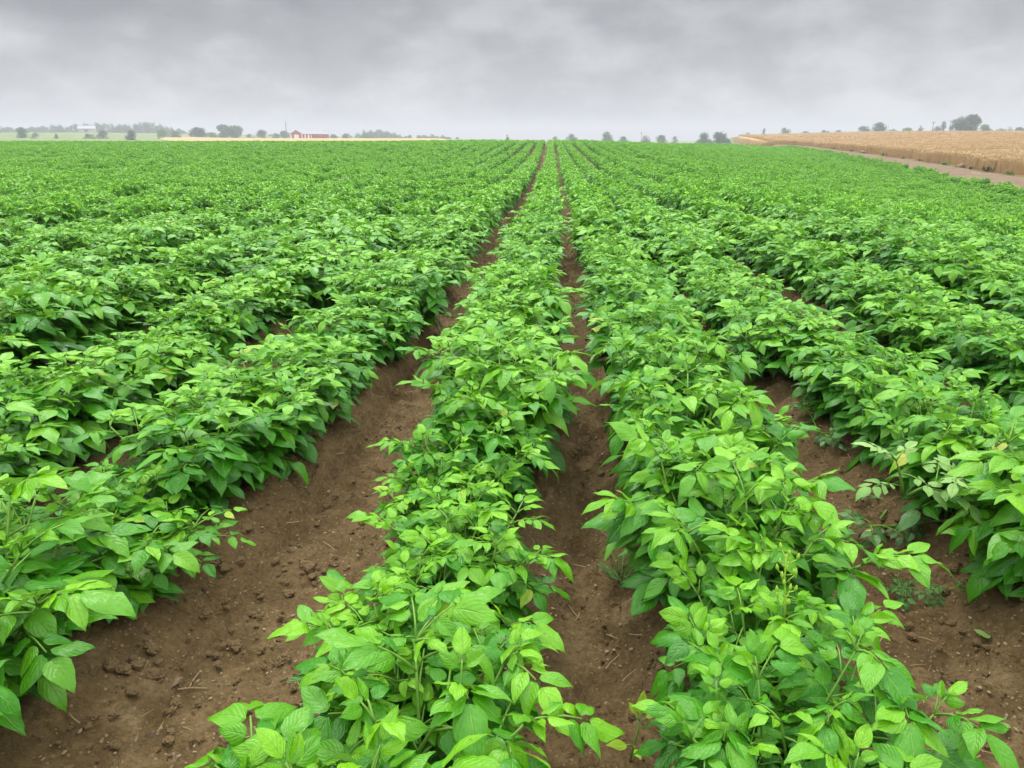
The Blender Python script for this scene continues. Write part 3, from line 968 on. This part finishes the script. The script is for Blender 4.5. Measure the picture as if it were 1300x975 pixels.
# ------------------------------------------------------------------ trees
def crown_np(seed, w, h, n, leaf, shape='round'):
    rs = np.random.RandomState(seed)
    nl = 14 if shape != 'tall' else 10
    C = []; Rr = []
    for i in range(nl):
        t = rs.rand()
        env = {'round': math.sin(math.pi * (.27 + .62 * t)), 'tall': .8 * math.sin(math.pi * (.12 + .8 * t)), 'cone': 1.05 - t * .95, 'low': math.sqrt(max(0, 1 - t * t))}[shape]
        a = rs.rand() * 6.28; q = math.sqrt(rs.rand()) * .62 * env
        C.append((q * math.cos(a) * w / 2, q * math.sin(a) * w / 2, h * (.08 + .74 * t)))
        Rr.append(rs.uniform(.24, .38) * min(w, h * 1.3) * (.55 + .45 * env))
    C = np.array(C); Rr = np.array(Rr)
    C[0] = (0, 0, h - Rr[0] * .8)
    k = rs.choice(nl, n, p=Rr ** 2 / (Rr ** 2).sum())
    d = rs.normal(size=(n, 3)); d /= np.linalg.norm(d, axis=1)[:, None]
    rad = Rr[k] * (1 - .5 * rs.rand(n) ** 2) * (1 + .12 * rs.normal(size=n))
    P = C[k] + d * rad[:, None] * [1, 1, .8]
    P[:, 2] = np.clip(P[:, 2], h * .02, h * 1.02)
    nr = d + rs.normal(size=(n, 3)) * .7; nr /= np.linalg.norm(nr, axis=1)[:, None]
    a = np.cross(nr, rs.normal(size=(n, 3))); a /= np.linalg.norm(a, axis=1)[:, None]; b = np.cross(nr, a)
    s = leaf * rs.uniform(.6, 1.3, n)[:, None]
    V = np.stack([P - a * s * .6, P + b * s * .5 - a * s * .1, P + a * s * .6, P - b * s * .5 + a * s * .1], 1).reshape(-1, 3)
    Q = np.arange(4 * n).reshape(n, 4)
    lobe = rs.rand(nl)[k]
    col = np.stack([rs.rand(n), .25 + .5 * lobe, 0 * lobe, 1 + 0 * lobe], -1).repeat(4, 0)
    return V, Q, col


def tree(name, label, cat, px, ytop, ybase, wpx, depth, mat, shape='round', seed=0, group='trees along the far skyline', trunk_f=.12):
    if px < 240 and ybase > 174:
        best = None
        for dd in range(180, 640, 4):
            X, Y = far_at(px, dd)
            yy = project(np.array([X, Y, float(base_h(X, Y))]))[1]
            if best is None or abs(yy - ybase) < best[0]: best = (abs(yy - ybase), dd)
        depth = best[1]
    X, Y = far_at(px, depth); z = float(base_h(X, Y)) - .1
    ztop = z_for(px, ytop, X, Y); h = max(ztop - z, 1.2); w = 1.18 * wpx / 942 * depth
    e = empty(name, (X, Y, z)); tag(e, label, cat, group)
    tr = MB(); rt = max(.05, h * .028); r = random.Random(seed)
    tr.tube([(0, 0, -.2), (0, 0, h * .2), (r.uniform(-.03, .03) * h, 0, h * .5), (r.uniform(-.05, .05) * h, 0, h * .82)], [rt * 1.4, rt, rt * .7, rt * .25], 7)
    for k in range(5):
        a = k * 2.4 + r.random(); q = h * r.uniform(.28, .5)
        tr.tube([(0, 0, q), (math.cos(a) * w * .16, math.sin(a) * w * .16, q + h * .12), (math.cos(a) * w * .3, math.sin(a) * w * .3, q + h * .26)], [rt * .5, rt * .35, rt * .12], 5)
    tr.build('trunk', M['bark'], e)
    # the visible band decides how far down the leaves come
    hb = h * trunk_f
    hc = h - hb
    n = int(np.clip(w * hc * 34, 900, 4200))
    V, Q, C = crown_np(seed + 1000, w, hc, n, max(.2, .052 * math.sqrt(w * hc) * (1 if n < 3000 else 1.2)), shape)
    V[:, 2] += hb
    put(bpy.data.objects.new('crown', mesh_np('crown', V, Q, M[mat], col=C, smooth=False)), e)
    return e


T = [  # name, label, cat, px, ytop, ybase, width px, depth, material, shape
    ('bush', 'round hazy bush at far left edge in front of the wood', 'bush', 29, 161, 175, 17, 520, 'tree_mid', 'low'),
    ('bush', 'low pale bush right of the round bush at far left', 'bush', 46, 168, 176, 13, 500, 'tree_light', 'low'),
    ('bush', 'tiny shrub alone in the pale field left of the grey barn', 'bush', 72, 169, 176, 6, 480, 'tree_mid', 'cone'),
    ('bush', 'olive hedge clump below the grey barn', 'bush', 113, 169.5, 176, 22, 480, 'olive', 'low'),
    ('bush', 'dark green bush right of the olive hedge below grey barn', 'bush', 131, 165, 176, 15, 480, 'tree_dark', 'low'),
    ('conical_tree', 'dark dense conical tree alone in the pale left field', 'tree', 168, 164.5, 178, 17, 430, 'tree_dark', 'cone'),
    ('leafy_tree', 'light green tree at right end of the left wood', 'tree', 207, 164, 176, 17, 520, 'tree_light', 'round'),
    ('leafy_tree', 'small grey green tree beside the light green one', 'tree', 223, 166, 176, 16, 540, 'tree_mid', 'round'),
    ('leafy_tree', 'round dark tree over the left tip of the golden strip', 'tree', 253, 161.5, 174, 20, 520, 'tree_dark', 'round'),
    ('bush', 'low green hedge clump between round tree and big pair', 'bush', 269, 168, 174, 22, 540, 'tree_light', 'low'),
    ('leafy_tree', 'left tree of the big square topped pair', 'tree', 284, 158, 173, 21, 560, 'tree_mid', 'tall'),
    ('leafy_tree', 'right tree of the big square topped pair', 'tree', 300, 159, 173, 20, 570, 'tree_mid', 'tall'),
    ('bush', 'low hazy bush right of the big tree pair', 'bush', 317, 170, 174, 14, 600, 'tree_mid', 'low'),
    ('leafy_tree', 'single round hazy tree between big pair and red barn', 'tree', 333, 164.5, 174, 13, 580, 'tree_dark', 'round'),
    ('bush', 'low hazy trees behind foot of the mast', 'tree', 351, 169.5, 174, 20, 640, 'tree_mid', 'low'),
    ('leafy_tree', 'hazy tree right beside the mast and barn', 'tree', 362, 166, 174, 14, 640, 'tree_mid', 'round'),
    ('leafy_tree', 'tree crown peeping over right end of red barn roof', 'tree', 411, 165.5, 174, 7, 600, 'tree_dark', 'round'),
    ('bush', 'low hedge right of the red barn', 'bush', 424, 170, 174.5, 16, 620, 'tree_mid', 'low'),
    ('bush', 'second low hedge farther right of the red barn', 'bush', 441, 169, 174.5, 15, 640, 'tree_mid', 'low'),
    ('leafy_tree', 'light green tree at left foot of the hazy centre wood', 'tree', 466, 168, 175.5, 13, 520, 'tree_light', 'low'),
    ('leafy_tree', 'small hazy tree right of the centre wood slope', 'tree', 520, 171, 176, 9, 640, 'tree_mid', 'round'),
    ('leafy_tree', 'tiny hazy tree next to the low right hill wood', 'tree', 531, 171, 176, 8, 660, 'tree_mid', 'round'),
    ('leafy_tree', 'tiny lone treetop over crest left of the long rows', 'tree', 644, 171, 177, 5, 420, 'tree_mid', 'tall'),
    ('leafy_tree', 'faint small treetop above the row vanishing point', 'tree', 705, 172, 177, 8, 520, 'tree_mid', 'low'),
    ('leafy_tree', 'wide low treetop right of the vanishing point', 'tree', 726, 170, 177, 17, 560, 'tree_mid', 'low'),
    ('leafy_tree', 'round dark treetop rising over the middle of the crest', 'tree', 770, 167, 178, 15, 520, 'tree_mid', 'round'),
    ('leafy_tree', 'low faint treetop just right of the round middle one', 'tree', 792, 173, 178, 17, 500, 'tree_mid', 'low'),
    ('leafy_tree', 'pale low treetop beside the thin utility pole', 'tree', 820, 171, 178, 12, 480, 'tree_mid', 'low'),
    ('leafy_tree', 'wide low treetop right of the utility pole', 'tree', 840, 171.2, 178, 15, 540, 'tree_mid', 'low'),
    ('leafy_tree', 'small treetop between two wider ones over the crest', 'tree', 857, 172, 178, 8, 540, 'tree_mid', 'low'),
    ('leafy_tree', 'left half of the broad tree pair before the wheat tip', 'tree', 893, 168, 178, 21, 420, 'tree_mid', 'low'),
    ('leafy_tree', 'right half of the broad tree pair before the wheat tip', 'tree', 913, 167, 178, 24, 420, 'tree_dark', 'low'),
    ('leafy_tree', 'faint low bush at left end of the wheat skyline', 'bush', 949, 168, 172, 10, 490, 'tree_mid', 'low'),
    ('leafy_tree', 'narrow upright little tree on wheat skyline', 'tree', 969, 162.5, 170, 5, 470, 'tree_dark', 'tall'),
    ('leafy_tree', 'low dome shaped tree on left part of wheat skyline', 'tree', 996, 162, 170, 15, 470, 'tree_mid', 'round'),
    ('bush', 'faint low hedge right of the dome shaped tree', 'bush', 1021, 165.5, 170, 16, 490, 'tree_mid', 'low'),
    ('bush', 'thin hedge left half before the twin trees', 'bush', 1045, 165, 170, 18, 490, 'tree_mid', 'low'),
    ('bush', 'thin hedge right half before the twin trees', 'bush', 1063, 165, 170, 16, 490, 'tree_light', 'low'),
    ('leafy_tree', 'lower left tree of the twin trees on wheat skyline', 'tree', 1095, 160, 169, 19, 440, 'tree_dark', 'low'),
    ('leafy_tree', 'taller right tree of the twin trees on wheat skyline', 'tree', 1113, 155, 169, 17, 440, 'tree_dark', 'round'),
    ('bush', 'low hedge right beside the twin trees', 'bush', 1132, 163.5, 169, 20, 450, 'tree_mid', 'low'),
    ('bush', 'brighter low hedge in the middle of right skyline', 'bush', 1151, 162, 169, 22, 450, 'tree_light', 'low'),
    ('leafy_tree', 'thin sparse small tree right of the bright hedge', 'tree', 1166, 158.5, 168, 8, 450, 'tree_mid', 'tall'),
    ('leafy_tree', 'low leafy tree at the bare pole on right skyline', 'tree', 1187, 159.5, 168, 13, 450, 'tree_mid', 'low'),
    ('leafy_tree', 'slender tree between bare pole and the tallest tree', 'tree', 1195, 153.5, 168, 8, 455, 'tree_mid', 'tall'),
    ('leafy_tree', 'thin leaning tree touching left side of tallest tree', 'tree', 1205, 158.5, 168, 9, 450, 'tree_mid', 'tall'),
    ('leafy_tree', 'left crown half of the tallest dark tree at right', 'tree', 1217, 146.5, 168, 19, 410, 'tree_dark', 'round'),
    ('leafy_tree', 'right crown half of the tallest dark tree at right', 'tree', 1231, 145, 168, 18, 414, 'tree_dark', 'round'),
    ('bush', 'wide light green bush right of the tallest tree', 'bush', 1247, 158, 168, 21, 420, 'tree_light', 'low'),
    ('leafy_tree', 'low hazy tree right of the wide green bush', 'tree', 1268, 162.5, 168, 16, 460, 'tree_mid', 'low'),
    ('leafy_tree', 'small pointed hazy tree near right frame edge', 'tree', 1279, 160.3, 168, 8, 460, 'tree_mid', 'round'),
    ('leafy_tree', 'last hazy tree at the right frame edge', 'tree', 1293, 160.8, 168, 17, 460, 'tree_mid', 'low'),
]
for i, (nm, lab, ct, px, yt, yb, w, dp, mt, sh) in enumerate(T):
    tree(nm, lab, ct, px, yt, yb, w, dp, mt, sh, seed=i * 13 + 2, trunk_f=.0 if sh in ('low', 'cone') else (.1 if 'tallest' in lab else .03))


def wood(name, label, pts, depth, seed):
    """a far wood: crowns shoulder to shoulder, several deep"""
    rs = np.random.RandomState(seed); VV = []; QQ = []; CC = []; n0 = 0
    xs = [p[0] for p in pts]; ys = [p[1] for p in pts]
    px = xs[0]
    k = 0
    while px < xs[-1]:
        yt = np.interp(px, xs, ys) + rs.uniform(-.6, 1.6)
        for dd, dy in ((0, 3.2), (18, 1.4), (36, 0)):
            q = px + rs.uniform(-4, 4)
            X, Y = far_at(q, depth + dd + rs.uniform(-6, 6)); z = float(base_h(X, Y)) - .3
            h = z_for(q, yt + dy + rs.uniform(-.5, .8), X, Y) - z
            if h < 1.5: continue
            w = rs.uniform(6, 10.5)
            V, Q, C = crown_np(rs.randint(1e6), w, h, 420, .75, rs.choice(['round', 'tall', 'low']))
            C[:, 1] = np.clip(C[:, 1] + rs.uniform(-.2, .3), 0, 1)
            VV.append(V + [X, Y, z]); QQ.append(Q + n0); CC.append(C); n0 += len(V)
        px += rs.uniform(4.5, 7)
    o = put(bpy.data.objects.new(name, mesh_np(name, np.concatenate(VV), np.concatenate(QQ), M['tree_mid'], col=np.concatenate(CC), smooth=False)))
    tag(o, label, 'wood', kind='stuff')


wood('far_wood', 'long hazy wood along the left horizon behind the pale field',
     [(-40, 160), (0, 163.5), (10, 159), (22, 162), (40, 160), (60, 158), (75, 158), (95, 156.5), (115, 155), (130, 154.5), (150, 155.5), (170, 157), (182, 153.5), (192, 153.5), (205, 156), (215, 161), (228, 162), (242, 166)], 760, 3)
wood('far_wood', 'low hazy wood strip behind the trees left of the red barn',
     [(236, 168.5), (262, 168), (300, 168.5), (318, 170), (345, 169.5), (366, 169.5)], 780, 6)
wood('far_wood', 'hazy wood on a low hill right of the red barn',
     [(459, 165.5), (466, 164), (476, 162.5), (490, 165.5), (500, 167.5), (510, 170.5), (518, 173)], 760, 4)
wood('far_wood', 'low pale wood sloping down to the crest left of centre',
     [(536, 172), (545, 169.3), (556, 171), (570, 172.5), (590, 175)], 800, 5)

# ------------------------------------------------------------------ barns, mast, poles
def barn(px, depth, yaw, W, L, eave, ridge_h, ybase):
    X, Y = far_at(px, depth); z = float(base_h(X, Y))
    e = empty('barn', (X, Y, z), yaw)
    tag(e, 'long red barn with white doors and pale metal roof on the far skyline', 'barn')
    b = MB(); b.prism_y([(-W / 2, 0), (W / 2, 0), (W / 2, eave), (0, ridge_h), (-W / 2, eave)], 0, L); b.build('wall', M['red'], e)
    b = MB(); o = .5; t = .18
    sl = (ridge_h - eave) / (W / 2)
    for sd in (-1, 1):
        poly = [(0, ridge_h + .03), (sd * (W / 2 + o), eave - sl * o + .03), (sd * (W / 2 + o), eave - sl * o + t), (0, ridge_h + t)]
        if sd < 0: poly = poly[::-1]
        b.prism_y(poly, -.45, L + .45)
    b.build('roof', M['tin'], e)
    b = MB(); b.box(-W * .2, W * .2, -.12, -.01, 0, eave * .86)
    d = b.build('door', M['white'], e)
    for sx in (-W / 2 + .45, W / 2 - .45):
        b = MB(); b.box(sx - .4, sx + .4, -.1, -.01, 0, eave - .1); b.build('corner_board', M['white'], e)
    for yy_, ww in ((1.6, 1.2), (4.6, 1.4), (7.2, .7)):
        b = MB(); b.box(W / 2 + .01, W / 2 + .1, yy_, yy_ + ww, 0, eave - .25); b.build('side_door', M['white'], e)
    for q in range(4):
        b = MB(); b.box(W / 2 + .01, W / 2 + .08, 10 + q * 4, 11.3 + q * 4, eave * .45, eave * .8)
        b.build('window', M['pole'], e)
    return e


barn(377, 480, R(-38 + 11), 10.4, 24, 3.4, 5.6, 175)
X, Y = far_at(113, 640); zb = float(base_h(X, Y))
e = empty('farm_shed', (X, Y, zb), R(24)); tag(e, 'pale farm shed with grey roof in front of the left wood', 'shed')
b = MB(); b.prism_y([(-4, 0), (4, 0), (4, 3.4), (0, 5.6), (-4, 3.4)], -6.5, 6.5)
for v in range(len(b.v)): x_, y_, z_ = b.v[v]; b.v[v] = (y_, -x_, z_)
b.build('wall', M['grey_wall'], e)
b = MB()
for sd in (-1, 1):
    poly = [(0, 5.65), (sd * 4.5, 3.15), (sd * 4.5, 3.35), (0, 5.85)]
    b.prism_y(poly if sd > 0 else poly[::-1], -6.9, 6.9)
for v in range(len(b.v)): x_, y_, z_ = b.v[v]; b.v[v] = (y_, -x_, z_)
b.build('roof', M['tin'], e)
b = MB(); b.box(-2, 1.2, -4.12, -4.02, 0, 2.9); b.build('door', M['pole'], e)

X, Y = far_at(364.5, 520); zb = float(base_h(X, Y)); zt_ = z_for(364.5, 152.5, X, Y)
e = empty('mast', (X, Y, zb)); tag(e, 'thin grey lattice mast standing left behind the red barn', 'mast')
b = MB(); hh = zt_ - zb
for k in range(3):
    a = k * 2.094
    b.tube([(.55 * math.cos(a), .55 * math.sin(a), 0), (.16 * math.cos(a), .16 * math.sin(a), hh * .9)], [.09, .07], 5)
for q in range(12):
    f0 = q / 12 * .9; r0 = .55 - .39 * q / 12
    for k in range(3):
        a = k * 2.094; c = (k + 1) * 2.094
        b.tube([(r0 * math.cos(a), r0 * math.sin(a), hh * f0), (r0 * math.cos(c), r0 * math.sin(c), hh * (f0 + .07))], [.04, .04], 4)
b.build('lattice', M['pole'], e)
b = MB(); b.tube([(0, 0, hh * .88), (0, 0, hh)], [.07, .05], 5); b.build('antenna', M['pole'], e)
for px, yt, dp, lab in ((814, 167.5, 420, 'thin utility pole above the crest in the middle'), (1181.5, 154, 330, 'thin bare utility pole on right skyline')):
    X, Y = far_at(px, dp); zb = float(base_h(X, Y)); hh = z_for(px, yt, X, Y) - zb
    e = empty('utility_pole', (X, Y, zb)); tag(e, lab, 'pole', 'utility poles')
    b = MB(); b.tube([(0, 0, -.3), (0, 0, hh)], [.15, .1], 7); b.build('post', M['pole'], e)
    b = MB(); b.box(-.9, .9, -.06, .06, hh - .7, hh - .55); b.build('crossarm', M['pole'], e)

# ------------------------------------------------------------------ haze
m, nt, out = new_mat('haze_air'); N = NT(nt)
pv = N.n('ShaderNodeVolumePrincipled'); pv.inputs['Color'].default_value = (.86, .9, .95, 1)
pv.inputs['Density'].default_value = .0008; pv.inputs['Anisotropy'].default_value = .1
N.l(pv.outputs[0], out.inputs['Volume'])
b = MB(); b.box(-2300, 2300, -60, 2700, -5, 45)
hz = b.build('haze', m); tag(hz, kind='stuff')

# ------------------------------------------------------------------ light and sky
SUN_EL, SUN_AZ = R(58), R(20)       # azimuth measured to the left of the view axis +Y
w = bpy.data.worlds.new('World'); SC.world = w; w.use_nodes = True
nt = w.node_tree; nt.nodes.clear(); N = NT(nt)
out = N.n('ShaderNodeOutputWorld')
sky = N.n('ShaderNodeTexSky', sky_type='NISHITA'); sky.sun_disc = False
sky.sun_elevation = SUN_EL; sky.sun_rotation = -SUN_AZ; sky.air_density = 1; sky.dust_density = 3
tc = N.n('ShaderNodeTexCoord'); D = tc.outputs['Generated']
sx = N.n('ShaderNodeSeparateXYZ'); N.l(D, sx.inputs[0])
zc = N.math('MAXIMUM', sx.outputs[2], 0.0)
den = N.math('ADD', zc, .16)
cx = N.math('DIVIDE', sx.outputs[0], den); cy = N.math('DIVIDE', sx.outputs[1], den)
cv = N.n('ShaderNodeCombineXYZ'); N.l(cx, cv.inputs[0]); N.l(cy, cv.inputs[1])
mp = N.n('ShaderNodeMapping'); mp.inputs['Scale'].default_value = (1, 1, 2.0); mp.inputs['Rotation'].default_value = (0, R(7), 0); N.l(D, mp.inputs[0])
big = N.noise(mp.outputs[0], 3.6, 3, .5, .3); medc = N.noise(mp.outputs[0], 9, 6, .56, .1)
cl_f = N.math('ADD', N.math('MULTIPLY', big, .52), N.math('MULTIPLY', medc, .48))
cloud = N.ramp(cl_f, [(.37, (.70, .69, .725)), (.48, (.92, .92, .94)), (.60, (1.36, 1.36, 1.34))])
# overcast sky: brighter overhead than at the horizon, with a pale band low down
grad = N.ramp(zc, [(0.0, (.43, .446, .456)), (.03, (.455, .468, .48)), (.16, (.30, .306, .322)), (.32, (.62, .62, .64)), (.6, (2.3, 2.3, 2.3))])
grad_n = grad
ov = N.mix(1.0, grad_n, cloud, 'MULTIPLY')
soft = N.mr(zc, 0.0, .04, .6, 0)
ov = N.mix(soft, ov, (.44, .453, .462))
bg1 = N.n('ShaderNodeBackground'); N.l(ov, bg1.inputs[0]); bg1.inputs[1].default_value = 1.0
bg2 = N.n('ShaderNodeBackground'); N.l(sky.outputs[0], bg2.inputs[0]); bg2.inputs[1].default_value = .06
mx = N.n('ShaderNodeMixShader'); mx.inputs[0].default_value = .94
N.l(bg2.outputs[0], mx.inputs[1]); N.l(bg1.outputs[0], mx.inputs[2]); N.l(mx.outputs[0], out.inputs[0])

sl = bpy.data.lights.new('sun', 'SUN'); so = put(bpy.data.objects.new('sun', sl))
sl.energy = 1.5; sl.angle = R(11); sl.color = (1, .97, .92)
# light travels from the sun direction towards the scene
sd = Vector((-math.sin(SUN_AZ) * math.cos(SUN_EL), math.cos(SUN_AZ) * math.cos(SUN_EL), math.sin(SUN_EL)))
so.rotation_euler = sd.to_track_quat('Z', 'Y').to_euler()
so.location = (0, 0, 30)

# ------------------------------------------------------------------ render settings
SC.view_settings.view_transform = 'Standard'; SC.view_settings.look = 'None'
SC.view_settings.exposure = 0.28; SC.view_settings.gamma = 1.0
SC.view_settings.use_curve_mapping = False
cy_ = SC.cycles
cy_.max_bounces = 6; cy_.diffuse_bounces = 3; cy_.glossy_bounces = 2; cy_.transmission_bounces = 4; cy_.volume_bounces = 0
cy_.transparent_max_bounces = 4
cy_.use_adaptive_sampling = True; cy_.adaptive_threshold = .02
cy_.use_denoising = True
cy_.sample_clamp_indirect = 6
